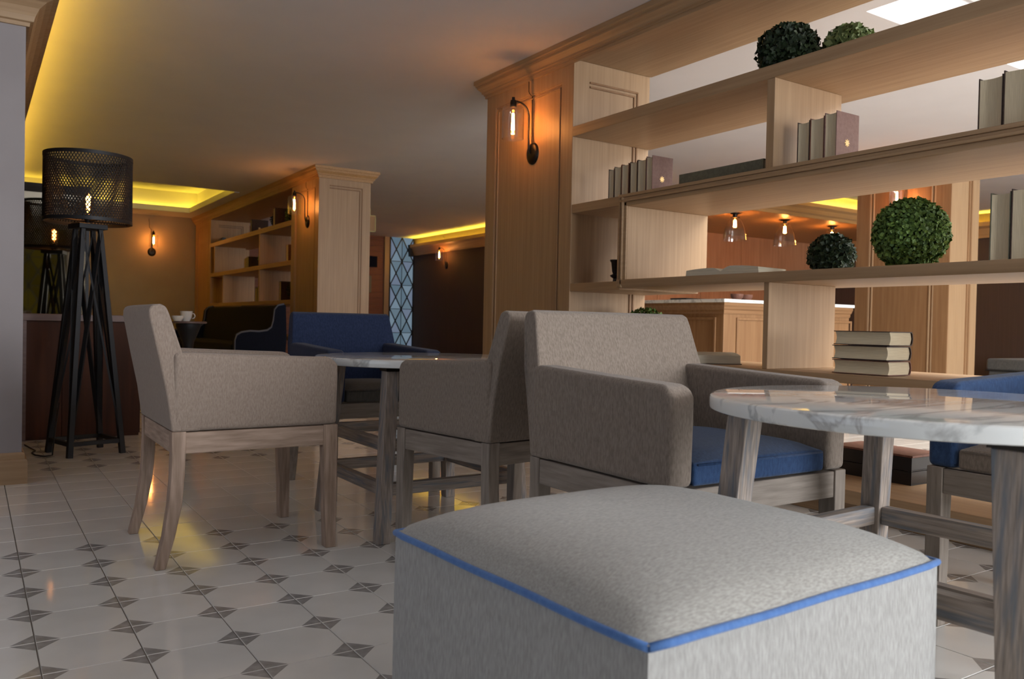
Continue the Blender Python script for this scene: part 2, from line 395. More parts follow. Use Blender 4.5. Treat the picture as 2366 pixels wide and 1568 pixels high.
# wall beyond the far column: reddish planks, dark jamb, lattice window
wp = struct(MB().box(3.98, 15.72, 0, 12.4, 15.84, CZ).build('wall_plank', brownwall))
pz = 0; pk = None
while pz < CZ-.01:
    h = min(.118, CZ-pz)
    o = MB().box(4.0, 15.694+random.uniform(-.004, .004), pz+.002, 7.10, 15.722, pz+h-.002).build('plank', plankwood, wp) if pk is None or h < .117 else None
    if o is None:
        o = pk.copy(); COL.objects.link(o); o.location.z = pz; o.location.y = random.uniform(-.006, .004)
    elif pk is None: pk = o
    pz += h
struct(MB().box(7.085, 15.64, 0, 7.19, 15.715, CZ).build('trim_2', oakz, bevel=.004))
def lattice(parent, x0, x1, z0, z1, y, nx, gs, face=-1, phase=0):
    # diamond lattice with shallow three-sided panes
    dx = (x1-x0)/nx; nz = round((z1-z0)/(dx*1.75)); dz = (z1-z0)/nz
    bars = MB(); t = .012
    tris = []
    def P(i, k): return (x0+i*dx, z0+k*dz/2)
    for a in range(0, 2*nx+1):
        pass
    for k in range(nz):
        zb = z0+k*dz; zt = zb+dz; zm = zb+dz/2
        for i in range(nx):
            xa = x0+i*dx; xb = xa+dx; xm = xa+dx/2
            for tri in (((xa, zb), (xb, zb), (xm, zm)), ((xa, zt), (xm, zm), (xb, zt)), ((xa, zb), (xm, zm), (xa, zt)), ((xb, zb), (xb, zt), (xm, zm))):
                tris.append(tri)
            for p, q in (((xa, zb), (xb, zt)), ((xb, zb), (xa, zt))):
                bars.beam((p[0], y, p[1]), (q[0], y, q[1]), .022, .022, ref=(0, 1, 0))
            bars.beam((xa, y, zb), (xb, y, zb), .012, .012, ref=(0, 1, 0))
        for i in range(nx+1):
            bars.beam((x0+i*dx, y, zb), (x0+i*dx, y, zt), .012, .012, ref=(0, 1, 0))
    bars.box(x0-.03, y-.02, z0, x0, y+.02, z1); bars.box(x1, y-.02, z0, x1+.03, y+.02, z1)
    bars.build('lattice_bars', metal, parent)
    for q, tri in enumerate(tris):
        cx = sum(p[0] for p in tri)/3; cz = sum(p[1] for p in tri)/3
        vs = [(p[0], y-.002*face, p[1]) for p in tri]+[(cx, y+face*.012, cz)]+[(p[0], y-.006*face, p[1]) for p in tri]
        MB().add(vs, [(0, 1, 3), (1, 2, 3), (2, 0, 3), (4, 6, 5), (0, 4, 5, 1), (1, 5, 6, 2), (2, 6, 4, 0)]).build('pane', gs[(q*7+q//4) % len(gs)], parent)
gp = [emit('frosted_blue_glow_pane_%s' % n_, c_, 1) for n_, c_ in (('pale', (.155, .215, .27)), ('mid', (.115, .165, .205)), ('grey', (.135, .17, .235)), ('deep', (.10, .15, .195)))]  # pane emission stands in for daylight behind the glass
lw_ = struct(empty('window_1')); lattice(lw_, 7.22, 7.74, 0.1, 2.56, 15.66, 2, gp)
gp2 = [emit('olive_glow_pane_%s' % n_, c_, 1) for n_, c_ in (('a', (.06, .045, .004)), ('b', (.045, .033, .003)))]  # panes emit olive themselves, in place of light from behind
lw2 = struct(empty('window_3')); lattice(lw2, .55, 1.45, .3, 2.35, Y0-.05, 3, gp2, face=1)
# small things on the plank wall
o = MB().box(6.74, 15.63, 1.92, 6.92, 15.69, 2.14).build('wall_panel_box', navy, bevel=.005); tag(o, 'small dark blue box on the reddish plank wall', 'box')
o = MB().box(6.74, 15.66, 1.40, 6.81, 15.69, 1.74).build('wall_notice', greige, bevel=.003); tag(o, 'small white notice panel on the reddish plank wall', 'notice')
e = empty('hanging_sign', (5.18, 12, 2.20), 0, 'small pale yellow framed sign hanging from ceiling beyond the far column', 'sign')
fr_ = mat('pale_yellow_frame', (.6, .5, .2), .4)
m = MB().box(-.09, -.01, 0, -.075, .01, .26).box(.075, -.01, 0, .09, .01, .26).box(-.09, -.01, 0, .09, .01, .015).box(-.09, -.01, .245, .09, .01, .26); m.build('frame', fr_, e)
MB().box(-.075, -.003, .015, .075, .003, .245).build('face', foakz, e); MB().box(-.004, -.004, .26, .004, .004, .36).build('hanger', fr_, e)
# cornices with light strips
def cornice_wall(xw, y0, y1, n, strip):
    m = MB().prism([(xw, 2.20), (xw-.05, 2.20), (xw-.055, 2.23), (xw-.10, 2.33), (xw-.14, 2.36), (xw-.14, 2.42), (xw-.125, 2.42), (xw-.125, 2.38), (xw, 2.38)], 'y', y0, y1)
    struct(m.build(n, foaky)); 
    tag(MB().box(xw-.10, y0+.02, 2.382, xw-.06, y1-.02, 2.392).build('light_strip', led2), strip, 'light strip')
cornice_wall(7.75, 9.3, 15.55, 'trim_3', 'yellow light strip on the wooden cornice of the left brown wall')
cornice_wall(12.3, Y0+.1, 9.0, 'trim_4', 'yellow light strip on the cornice of the far right brown wall')
struct(MB().prism([(7.75, 2.18), (7.62, 2.18), (7.60, 2.42), (7.75, 2.42)], 'y', 15.55, 15.64).build('trim_5', metal))
# left pier and cornice running away from it
struct(MB().box(X0, 4.55, 0, .207, 4.80, 2.5).build('wall_pier', pierpaint))
m = MB().sweep([(.207, 4.80), (.207, 4.55), (X0, 4.55)], [(0, 0), (.024, 0), (.024, .105), (.019, .115), (.012, .118), (.012, .14), (.006, .148), (0, .148)])
struct(m.build('baseboard_pier', oakx))
cp = [(0, 2.155), (.014, 2.155), (.016, 2.172), (.030, 2.176), (.036, 2.20), (.052, 2.235), (.08, 2.262), (.105, 2.272), (.108, 2.30), (.135, 2.305), (.135, 2.345), (.115, 2.345), (.115, 2.33), (0, 2.33)]
m = MB().sweep([(.207, 15.28), (.207, 4.55), (X0, 4.55)], cp); struct(m.build('trim_6', oakx))
struct(MB().box(.02, 4.81, 2.155, .2, 15.28, 2.335).build('trim_7', foaky))
tag(MB().box(.21, 4.62, 2.337, .24, 15.1, 2.347).build('light_strip', led3), 'yellow light strip above the cornice behind the left pier', 'light strip')

# ================================================================== SHELVING UNITS
def crown_prof(top, k=1.0):
    return [(o_*k, top-z_) for o_, z_ in ((0, .128), (.013, .128), (.013, .108), (.021, .108), (.021, .098), (.032, .094), (.032, .084), (.044, .070), (.058, .056), (.058, .044), (.066, .044), (.066, .034), (.075, .030), (.075, .001), (0, .001))]
def ring_y(m, x0, x1, z0, z1, y, w_=.008, p=.007, gap=.022):
    # double raised bead around a rectangle on a face looking towards -Y
    for g in (0, gap):
        a, b, c, d = x0+g, x1-g, z0+g, z1-g
        m.box(a, y-p, c, a+w_, y, d); m.box(b-w_, y-p, c, b, y, d); m.box(a+w_, y-p, c, b-w_, y, c+w_); m.box(a+w_, y-p, d-w_, b-w_, y, d)
    return m
def ring_x(m, y0, y1, z0, z1, x, w_=.012, p=.01, gap=.026):
    for g in (0, gap):
        a, b, c, d = y0+g, y1-g, z0+g, z1-g
        m.box(x-p, a, c, x, a+w_, d); m.box(x-p, b-w_, c, x, b, d); m.box(x-p, a+w_, c, x, b-w_, c+w_); m.box(x-p, a+w_, d-w_, x, b-w_, d)
    return m
# ---- main unit
XS, XB, YP = 3.121, 3.762, 4.125
unit = empty('bookcase', (3.44, 2.5, 0), 0, 'large open oak bookcase with thick shelves dividing the room, at right', 'bookcase')
unit_inv = Matrix.Translation((-3.44, -2.5, 0))
def upart(m, name, mt, bevel=.0025, par=None):
    m.xf(unit_inv); return m.build(name, mt, par or unit, bevel=bevel)
# pillar: core with framed panels (stiles and rails proud of the recessed field)
def pillar(upf, x0, x1, y0, y1, top, mz, zt=2.34, yinset=.12, xinset=.12):
    m = MB().box(x0+.012, y0+.006, 0, x1-.006, y1-.006, top)
    pc = upf(m, 'pillar', mz)
    s = MB()
    # -X face frame
    s.box(x0, y0, 0, x0+.012, y0+yinset, top); s.box(x0, y1-yinset, 0, x0+.012, y1, top)
    s.box(x0, y0+yinset, zt, x0+.012, y1-yinset, top); s.box(x0, y0+yinset, 0, x0+.012, y1-yinset, .14)
    upf(s, 'pillar_frame', mz, .002, pc)
    r = MB(); ring_x(r, y0+yinset, y1-yinset, .14, zt, x0+.012, .010, .009, .024)
    upf(r, 'panel_molding', mz, .002, pc)
    r = MB()
    for g in (0, .028): r.box(x1-.120-g, y0-.002, .14, x1-.108-g, y0+.006, zt-g); r.box(x0+.13, y0-.002, zt-.012-g, x1-.120-g, y0+.006, zt-g)
    upf(r, 'panel_molding', baroak, .0015, pc)
    return pc
pillar(upart, XS, XB, YP, 5.155, CZ-.002, oakz)
pillar(upart, XS, XB, -.45, .58, CZ-.002, oakz)
upart(MB().box(XS+.002, .58, 2.457, XB, YP, CZ-.002), 'top_board', oaky)
upart(MB().sweep([(XB, 5.155), (XS, 5.155), (XS, -.45)][::-1], crown_prof(CZ)), 'crown_molding', oaky, 0)
upart(MB().box(XS, .58, 1.978, XB, YP, 2.040), 'shelf', oaky)
YB = 3.655   # left end of the inset box frame
upart(MB().box(XS+.004, YB, 1.502, XB, YP, 1.556), 'shelf', oaky)
upart(MB().box(XS+.004, YB, 1.016, XB, YP, 1.066), 'shelf', oaky)
upart(MB().box(XS+.004, .58, .580, XB, YP, .618), 'shelf', oaky)
upart(MB().box(XS, .58, .072, XB, YP, .130), 'shelf', oaky)
upart(MB().box(XS+.05, .58, 0, XB-.05, YP, .072), 'plinth', oaky)
# inset box frame with moulded lip
bf = upart(MB().box(XS, .58, 1.490, XB, YB, 1.558), 'box_frame', oaky)
upart(MB().box(XS, .58, 1.026, XB, YB, 1.072), 'box_bottom', oaky, .0025, bf)
upart(MB().box(XS, 3.590, 1.072, XB, YB, 1.490), 'box_side', oakz, .0025, bf)
lip = MB()
for dz0, dz1, px_ in ((.0, .018, .018), (.018, .032, .012), (.032, .045, .022), (.045, .068, .010)):
    lip.box(XS-px_, .58, 1.558-dz1, XS+.001, YB-dz0*.0, 1.558-dz0)
for d0, d1, px_ in ((.0, .016, .018), (.016, .028, .012), (.028, .042, .022), (.042, .064, .010)):
    lip.box(XS-px_, YB-d1, 1.026, XS+.001, YB-d0, 1.54)
upart(lip, 'lip_molding', oaky, .003, bf)
upart(MB().prism([(XS-.022, 1.072), (XS-.022, 1.045), (XS-.010, 1.024), (XS+.001, 1.024), (XS+.001, 1.072)], 'y', .58, YB), 'lip_molding', oaky, .002, bf)
for y0, y1, z0, z1 in ((2.580, 2.625, 1.558, 1.978), (2.585, 2.615, .618, 1.026), (1.10, 1.145, 1.558, 1.978)):
    upart(MB().box(XS+.003, y0, z0, 3.625, y1, z1), 'divider', oakz)
for y0, y1, z0, z1 in ((.72, .76, 1.072, 1.49), (1.05, 1.08, .618, 1.026), (2.585, 2.615, .13, .58)):
    upart(MB().box(XS+.003, y0, z0, 3.6, y1, z1), 'divider', oakz)
# ---- far unit
XF, XG, YF = 3.30, 3.94, 9.107
unit2 = empty('bookcase', (3.62, 12.2, 0), 0, 'golden lit oak bookcase with corner pillar in the far left background', 'bookcase')
inv2 = Matrix.Translation((-3.62, -12.2, 0))
def fpart(m, name, mt, bevel=.003, par=None):
    m.xf(inv2); return m.build(name, mt, par or unit2, bevel=bevel)
pillar(fpart, XF, XG, YF, 10.06, CZ-.002, oakz, 2.36)
pillar(fpart, XF, XG, 14.17, 15.26, CZ-.002, foakz, 2.36)
fpart(MB().box(XF+.002, 10.06, 2.43, XG, 14.17, CZ-.002), 'top_board', foaky)
fpart(MB().sweep([(XG, 15.2), (XG, YF), (XF, YF), (XF, 15.28)], [(o_, z_) for o_, z_ in crown_prof(CZ)][::-1]).xf(Matrix.Identity(4)), 'crown_molding', foaky, 0)
for z0, z1 in ((1.975, 2.040), (1.485, 1.545), (1.0, 1.055), (.55, .60), (.07, .12)):
    fpart(MB().box(XF, 10.06, z0, XG, 14.17, z1), 'shelf', foaky)
fpart(MB().box(XF+.05, 10.06, 0, XG-.05, 14.17, .07), 'plinth', foaky)
for y, z0, z1 in ((11.40, 1.545, 1.975), (11.40, 1.055, 1.485), (13.35, 1.055, 1.485), (12.3, .6, 1.0), (13.9, 1.545, 1.975)):
    fpart(MB().box(XF+.003, y, z0, 3.8, y+.045, z1), 'divider', foakz)

# ================================================================== FURNITURE
def make_chair(name, fab, seatfab, wx, wy, wz, W=.565, D=1.0):
    """upholstered armchair facing +X, origin at the floor under the seat centre"""
    hw = W/2; r = empty(name)
    at_ = .078
    for s_ in (-1, 1):
        y0, y1 = (hw-at_, hw) if s_ > 0 else (-hw, -hw+at_)
        prof = [(-.278*D, .437), (.272*D, .437), (.275*D, .60), (.274*D, .645), (.262*D, .665), (.235*D, .673), (.0, .681), (-.24*D, .691), (-.275*D, .69)]
        MB().prism(prof, 'y', y0, y1).build('arm', fab, r, bevel=.016, seg=4)
    back = MB()
    prof = [(-.279*D, .437), (-.295*D, .55), (-.322*D, .68), (-.348*D, .805), (-.348*D, .828), (-.338*D, .840), (-.313*D, .844), (-.296*D, .836), (-.286*D, .812), (-.245*D, .68), (-.20*D, .50), (-.19*D, .437)]
    back.prism(prof, 'y', -hw+.001, hw-.001)
    back.v = [(x, y*(1-.075*max(0, z-.66)/.18*(.565/W)), z) for x, y, z in back.v]
    bb = back.build('backrest', fab, r, bevel=.013, seg=4)
    # seat cushion, slightly domed
    cu = MB(); nx, ny = 10, 10; x0, x1, y0, y1 = -.20*D, .268*D, -hw+at_+.004, hw-at_-.004
    def top(u, v): return .492+.028*math.sqrt(max(0, 1-(2*u-1)**4))*math.sqrt(max(0, 1-(2*v-1)**4))
    vs = [(x0+(x1-x0)*i/nx, y0+(y1-y0)*j/ny, top(i/nx, j/ny)) for i in range(nx+1) for j in range(ny+1)]
    fs = [(i*(ny+1)+j, (i+1)*(ny+1)+j, (i+1)*(ny+1)+j+1, i*(ny+1)+j+1) for i in range(nx) for j in range(ny)]
    b0 = len(vs)
    rim = [i*(ny+1) for i in range(nx+1)]+[nx*(ny+1)+j for j in range(1, ny+1)]+[i*(ny+1)+ny for i in range(nx-1, -1, -1)]+[j for j in range(ny-1, 0, -1)]
    vs += [(vs[k][0], vs[k][1], .437) for k in rim]; n = len(rim)
    fs += [(rim[k], rim[(k+1) % n], b0+(k+1) % n, b0+k) for k in range(n)]+[tuple(b0+k for k in range(n))[::-1]]
    cu.add(vs, fs); sc_ = cu.build('seat_cushion', seatfab, r, bevel=.01, seg=3)
    MB().tube([(x1+.001, y0+.012, .487), (x1+.001, y1-.012, .487)], .0028, 6).build('seam', seatfab, sc_, smooth=True)
    # legs
    for s_ in (-1, 1):
        a, b = (hw-.046, hw-.002) if s_ > 0 else (-hw+.002, -hw+.046)
        MB().prism([(-.279*D, .437), (-.277*D, .367), (-.279*D, .29), (-.285*D, .20), (-.299*D, .10), (-.322*D, 0), (-.291*D, 0), (-.264*D, .10), (-.244*D, .20), (-.236*D, .30), (-.234*D, .437)], 'y', a, b).build('leg', wz, r, bevel=.003)
        MB().prism([(.276*D, .437), (.276*D, 0), (.238*D, 0), (.225*D, .34), (.223*D, .437)], 'y', a, b).build('leg', wz, r, bevel=.003)
        a, b = (hw-.030, hw-.005) if s_ > 0 else (-hw+.005, -hw+.030)
        MB().box(-.236*D, a, .365, .225*D, b, .434).build('side_rail', wx, r, bevel=.003)
    MB().box(.242*D, -hw+.046, .365, .272*D, hw-.046, .434).build('front_rail', wy, r, bevel=.003)
    MB().box(-.274*D, -hw+.046, .365, -.246*D, hw-.046, .434).build('rear_rail', wy, r, bevel=.003)
    return r
def put(o, x, y, rz, label, cat='chair', group=None):
    o.location = (x, y, 0); o.rotation_euler = (0, 0, rz); tag(o, label, cat, group); return o
put(make_chair('armchair', taupe, denim, wwx, wwy, wwz), .815, 3.06, 0, 'taupe linen armchair seen from its side, nearest the black floor lamp')
put(make_chair('armchair', taupe2, denim, chx, chy, chz, .565, .90), 1.561, 2.421, math.radians(98.6), 'grey taupe armchair with its back to the camera, between the two round tables')
put(make_chair('armchair', taupe2, denim, chx, chy, chz, .64), 1.625, 1.615, -PI/2, 'grey taupe armchair with blue seat cushion facing the camera behind the ottoman')
put(make_chair('armchair', denimdk, darkgrey, chx, chy, chz), 1.605, 3.755, -PI/2, 'blue armchair with grey seat behind the farther round table')
put(make_chair('armchair', denim, taupe2, chx, chy, chz), 2.49, .995, PI, 'blue armchair with grey seat at the right edge, beyond the near marble table')
def make_table(label, x, y, th):
    r = empty('round_table', (x, y, 0), th, label, 'table', 'round marble tables')
    R_ = .44 if x > 1.6 else .43
    prof = [(0.0, .634), (R_-.005, .634), (R_-.001, .636), (R_, .639), (R_, .657), (R_-.0015, .661), (R_-.006, .6635), (R_-.010, .664), (0.0, .664)]
    m = MB().lathe(prof, n=96); m.build('tabletop', marble, r, smooth='angle')
    T, Bm = .26, .305
    for sx in (-1, 1):
        for sy in (-1, 1):
            g = MB(); tw, bw = .026, .024; vs = []
            for c, z, w_ in ((Bm, 0, bw), (T, .622, tw)):
                for i, j in ((-1,-1), (1,-1), (1,1), (-1,1)): vs.append((sx*c+i*w_, sy*c+j*w_, z))
            g.add(vs, [(3,2,1,0), (4,5,6,7), (0,1,5,4), (1,2,6,5), (2,3,7,6), (3,0,4,7)])
            lg = g.build('leg', gwz, r, bevel=.003)
            MB().box(sx*T-.03, sy*T-.03, .622, sx*T+.03, sy*T+.03, .634).build('mounting_plate', bronze, lg)
    for z0 in (.170, .328):
        z1 = z0+.044; c = Bm+(T-Bm)*(z0+.022)/.622
        for s_ in (-1, 1):
            MB().box(-c+.025, s_*c-.016, z0, c-.025, s_*c+.016, z1).build('stretcher', gwx, r, bevel=.003)
            MB().box(s_*c-.016, -c+.025, z0, s_*c+.016, c-.025, z1).build('stretcher', gwy, r, bevel=.003)
    return r
make_table('near round marble table on greywashed legs, cut by the right edge', 1.625, .925, math.radians(3))
make_table('farther round marble table between the taupe and blue armchairs', 1.555, 3.05, 0)
# ottoman ------------------------------------------------------------
ot = empty('ottoman', (.93, .985, 0), math.radians(2.6), 'big square grey linen ottoman with blue piping in the foreground', 'ottoman')
a = .3165; AY = .300/.3165; zt = .447
body = MB(); n = 16; vs = []; fs = []
per = []
for side in range(4):
    for k in range(n):
        t = -1+2*k/n
        per.append({0: (t, -1), 1: (1, t), 2: (-t, 1), 3: (-1, -t)}[side])
def bulge(p, z):
    e = 1-max(min(abs(p[0]), abs(p[1])), 0)**4
    k = math.sin(min(1, max(0, z/zt))*PI); return 1+.018*k*e+.004*k
rows = [0.03, .06, .12, .2, .28, .36, .42, zt-.006]
for z in rows:
    for p in per:
        l = bulge(p, z); q = [p[0]*a*l, p[1]*a*l]
        cr_ = min(abs(p[0]), abs(p[1]))
        if cr_ > .93: q = [q[0]*(1-.010*(cr_-.93)/.07), q[1]*(1-.010*(cr_-.93)/.07)]
        vs.append((q[0], q[1], z))
N4 = 4*n
for i in range(len(rows)-1):
    for k in range(N4): fs.append((i*N4+k, i*N4+(k+1) % N4, (i+1)*N4+(k+1) % N4, (i+1)*N4+k))
fs.append(tuple(range(N4))[::-1]); fs.append(tuple((len(rows)-1)*N4+k for k in range(N4)))
body.add(vs, fs); body.xf(Matrix.Scale(AY, 4, (0, 1, 0))); body.build('body', heather_s, ot, smooth='angle')
top = MB(); n2 = 32; vs = []
for i in range(n2+1):
    for j in range(n2+1):
        u, v = -1+2*i/n2, -1+2*j/n2
        vs.append((u*a, v*a, zt+.002+.055*((1-u**4)*(1-v**4))**.56))
top.add(vs, [(i*(n2+1)+j, (i+1)*(n2+1)+j, (i+1)*(n2+1)+j+1, i*(n2+1)+j+1) for i in range(n2) for j in range(n2)])
top.xf(Matrix.Scale(AY, 4, (0, 1, 0))); top.build('top_cushion', heather, ot, smooth=True)
def rim(p):
    k = 1.003-.012*max(0, min(abs(p[0]), abs(p[1]))-.93)/.07
    return p[0]*a*k, p[1]*a*k
pts = [(*rim(p), zt-.001+.0006*math.sin(i*.9)) for i, p in enumerate(per)]; pts.append(pts[0])
MB().tube([(p_[0], p_[1]*AY, p_[2]) for p_ in pts], .0056, 8).build('piping', piping, ot, smooth=True)
for sx in (-1, 1):
    for sy in (-1, 1): MB().lathe([(0, 0), (.02, 0), (.022, .031), (0, .031)], (sx*.26, sy*.26, 0), 12).build('foot', blacktile, ot)

# floor lamp ----------------------------------------------------------
lp = empty('floor_lamp', (.568, 5.41, 0), math.radians(16.7), 'black metal tower floor lamp with mesh drum shade at left', 'lamp')
hb, ht, zt_ = .148, .048, 1.315
cor = [(-1,-1), (1,-1), (1,1), (-1,1)]
for cx_, cy_ in cor:
    MB().beam((cx_*hb, cy_*hb, 0), (cx_*ht, cy_*ht, zt_), .030, .030, w2=.8).build('leg', metal, lp, bevel=.002)
for k in range(4):
    A_, B_ = cor[k], cor[(k+1) % 4]
    def lerp(c, z): h = hb+(ht-hb)*z/zt_; return (c[0]*h, c[1]*h, z)
    MB().beam(lerp(A_, .075), lerp(B_, .075), .024, .024).build('base_bar', metal, lp, bevel=.002)
    MB().beam(lerp(A_, .09), lerp(B_, zt_-.03), .026, .010).build('brace', metal, lp)
    MB().beam(lerp(B_, .09), lerp(A_, zt_-.03), .026, .010).build('brace', metal, lp)
MB().box(-.08, -.08, zt_-.01, .08, .08, zt_+.02).build('top_plate', metal, lp, bevel=.003)
rs, z0, z1 = .232, 1.352, 1.722
mesh = MB(); NH = 84; seg = 14
for k in range(NH):
    for sgn in (-1, 1):
        A_ = []
        for q in range(seg+1):
            t = 2*PI*k/NH+sgn*q/seg*(2*PI*13/NH)
            A_.append((rs*math.cos(t), rs*math.sin(t), z0+(z1-z0)*q/seg))
        mesh.tube(A_, .0031, 4, caps=False)
sho = mesh.build('lamp_shade', metal, lp, smooth=True, fix=False)
for zz in (z0, z1):
    MB().lathe([(rs-.004, -.010), (rs+.004, -.010), (rs+.004, .010), (rs-.004, .010), (rs-.004, -.010)], (0, 0, zz), 48).build('shade_ring', metal, sho, smooth='angle')
MB().tube([(-rs, 0, z0+.002), (rs, 0, z0+.002)], .005, 6).tube([(0, -rs, z0+.002), (0, rs, z0+.002)], .005, 6).build('shade_spider', metal, sho)
MB().lathe([(0, 0), (.016, 0), (.02, .01), (.02, .055), (.014, .06), (0, .06)], (0, 0, zt_+.02), 16).build('socket', metal, lp, smooth='angle')
def bulb_parts(parent, c, down=False, h=.12, r=.028, amber=True, fr=.006, fm=None):
    """edison bulb hanging (down) or standing; c = point where the glass leaves the socket"""
    s_ = -1 if down else 1
    prof = [(r*.45, 0), (r*.55, .1*h), (r*.95, .35*h), (r, .55*h), (r*.85, .8*h), (r*.4, .97*h), (.0005, h)]
    g = MB().lathe([(a_, s_*z_) for a_, z_ in prof], c, 16).build('bulb', bulbglass, parent, smooth=True)
    f = MB()
    for q in range(6):
        t = 2*PI*q/6; rr = r*.38
        f.tube([(c[0]+rr*.6*math.cos(t), c[1]+rr*.6*math.sin(t), c[2]+s_*h*.22), (c[0]+rr*math.cos(t+.3), c[1]+rr*math.sin(t+.3), c[2]+s_*h*.84)], fr*.5, 5)
    f.build('filament', fm or filament, g, fix=False)
    return g
bulb_parts(lp, (0, 0, zt_+.08), False, .125, .030, fm=filament_dim)
cd = MB().tube([(-.14, .02, .30), (-.17, .0, .12), (-.20, -.05, .012), (-.23, -.02, .006), (-.25, .06, .006), (-.235, .15, .006), (-.19, .22, .006), (-.15, .5, .006)], .004, 6); cd.build('cord', metal, lp, smooth=True)

# sconces -------------------------------------------------------------
def make_sconce():
    """wall sconce on a wall facing -X, origin at the plate centre on the wall"""
    r = empty('wall_sconce')
    MB().lathe([(0, -.022), (.035, -.022), (.055, -.017), (.066, -.008), (.068, 0), (0, 0)], (0, 0, 0), 28, axis='x').xf(Matrix.Scale(1.08, 4, (0, 0, 1))).build('backplate', bronze, r, smooth='angle')
    arm = [(-.022, 0, .0), (-.04, 0, .03), (-.045, 0, .10), (-.046, 0, .22)]
    for k in range(0, 9):
        t = k/8*PI/2; arm.append((-.046-.078*math.sin(t)*1.0, 0, .25+.075*(1-math.cos(t))*0+.075*math.sin(t)*1.0 if False else .25+.078*math.sin(t)))
    arm = [(-.022, 0, .0), (-.036, 0, .03), (-.040, 0, .12), (-.040, 0, .24)]+[(-.040-.085*(1-math.cos(t)), 0, .24+.085*math.sin(t)) for t in [PI/2*k/8 for k in range(1, 9)]]+[(-.165, 0, .326)]
    MB().tube(arm, .0065, 8).build('arm', bronze, r, smooth=True)
    MB().lathe([(0, .03), (.010, .03), (.010, .012), (.018, .010), (.022, -.005), (.022, -.035), (0, -.035)], (-.165, 0, .318), 16).build('socket', bronze, r, smooth='angle')
    gs = MB().lathe([(.012, .290), (.045, .288), (.064, .282), (.070, .272), (.072, .255), (.072, .075), (.0705, .075), (.0705, .255), (.068, .27)], (-.165, 0, 0), 32)
    gs.build('glass_shade', glass, r, smooth='angle')
    bulb_parts(r, (-.165, 0, .282), True, .175, .021, True, .0075)
    cable = [(-.004, .012, .05), (-.006, .014, .33), (-.006, .014, .385), (-.014, .03, .40), (-.014, .045, .42), (-.014, .045, .50), (-.03, .055, .53), (-.055, .06, .565)]
    MB().tube(cable, .0028, 6).build('cable', bronze, r, smooth=True)
    return r
s0 = make_sconce()
spots = [((XS+.012, 4.575, 1.945), 0, 'lit wall sconce on the near oak pillar of the large bookcase'),
         ((XF+.012, 9.50, 1.965), 0, 'lit wall sconce on the far bookcase pillar, right of the far bookshelves'),
         ((2.59, 15.30, 1.925), PI/2, 'lit wall sconce alone on the beige far wall beside the floor lamp'),
         ((7.75, 14.22, 1.94), 0, 'lit wall sconce on the dark brown wall right of the lattice window'),
         ((7.75, 12.05, 1.94), 0, 'lit wall sconce on the brown wall, almost hidden behind the near pillar'),
         ((7.812, 4.79, 1.95), 0, 'lit wall sconce on the oak column seen behind the leafy ball')]
for i, (p, rz, lb) in enumerate(spots):
    o = s0 if i == 0 else copy_tree(s0)
    o.location = p; o.rotation_euler = (0, 0, rz); tag(o, lb, 'wall lamp', 'glass wall sconces')

# column behind the bookcase ------------------------------------------
col = empty('column', (8.06, 4.85, 0), 0, 'oak panelled column behind the bookcase, carrying a sconce', 'column')
cinv = Matrix.Translation((-8.06, -4.85, 0))
def cpart(m, name, mt, bevel=.003, par=None): m.xf(cinv); return m.build(name, mt, par or col, bevel=bevel)
def pillar2():
    x0, x1, y0, y1, top = 7.80, 8.315, 4.33, 5.33, CZ-.002
    pc = cpart(MB().box(x0+.012, y0+.012, 0, x1, y1, top), 'shaft', baroak); cpart(MB().box(x0+.014, y0+.004, 0, x1, y0+.011, top), 'side_panel', oakz, .001)  # sconce light painted in: orange wood on the shaft, pale oak beside it
    s = MB().box(x0, y0, 0, x0+.012, y0+.15, top).box(x0, y1-.15, 0, x0+.012, y1, top).box(x0, y0+.15, 2.36, x0+.012, y1-.15, top).box(x0, y0+.15, 0, x0+.012, y1-.15, .14)
    cpart(s, 'frame', baroak, .002, pc)
    r = MB(); ring_x(r, y0+.15, y1-.15, .14, 2.36, x0+.012, .014, .012, .034); cpart(r, 'panel_molding', oakz, .002, pc)
    r = MB(); r.box(x1-.20, y0-.006, 0, x1-.18, y0+.006, 2.4).box(x1-.155, y0-.006, 0, x1-.135, y0+.006, 2.4); cpart(r, 'panel_molding', baroak, .002, pc)
    cpart(MB().sweep([(x1, y1), (x0, y1), (x0, y0), (x1, y0)][::-1], crown_prof(CZ)), 'crown_molding', oaky, 0)
pillar2()
# bar -----------------------------------------------------------------
bar = empty('bar_counter', (5.9, 5.3, 0), 0, 'panelled oak bar counter with marble worktop behind the bookcase', 'bar counter')
binv = Matrix.Translation((-5.9, -5.3, 0))
def bpart(m, name, mt, bevel=.003, par=None): m.xf(binv); return m.build(name, mt, par or bar, bevel=bevel)
BX, BY = 5.16, 4.72
body = bpart(MB().box(BX+.02, BY+.02, 0, BX+.75, 7.2, 1.0).box(BX+.75, BY+.02, 0, 6.86, BY+.75, 1.0), 'body', baroak)
bpart(MB().box(BX-.03, BY-.03, 1.022, BX+.8, 7.25, 1.05).box(BX+.8, BY-.03, 1.022, 6.87, BY+.8, 1.05), 'worktop', marble)
bpart(MB().sweep([(BX+.02, 7.2), (BX+.02, BY+.02), (6.86, BY+.02)][::-1], [(0, .93), (.008, .93), (.012, .945), (.012, .96), (.024, .97), (.03, .985), (.04, 1.0), (.04, 1.022), (0, 1.022)]), 'cornice', barx, 0)
y = BY+.10
while y < 6.9:
    m = MB(); x = BX+.02; y2 = y+.44
    m.box(x-.012, y, .12, x, y+.02, .90); m.box(x-.012, y2-.02, .12, x, y2, .90); m.box(x-.012, y+.02, .88, x, y2-.02, .90); m.box(x-.012, y+.02, .12, x, y2-.02, .14)
    bpart(m, 'panel_molding', baroak, .003, body); y += .56
x = BX+.17
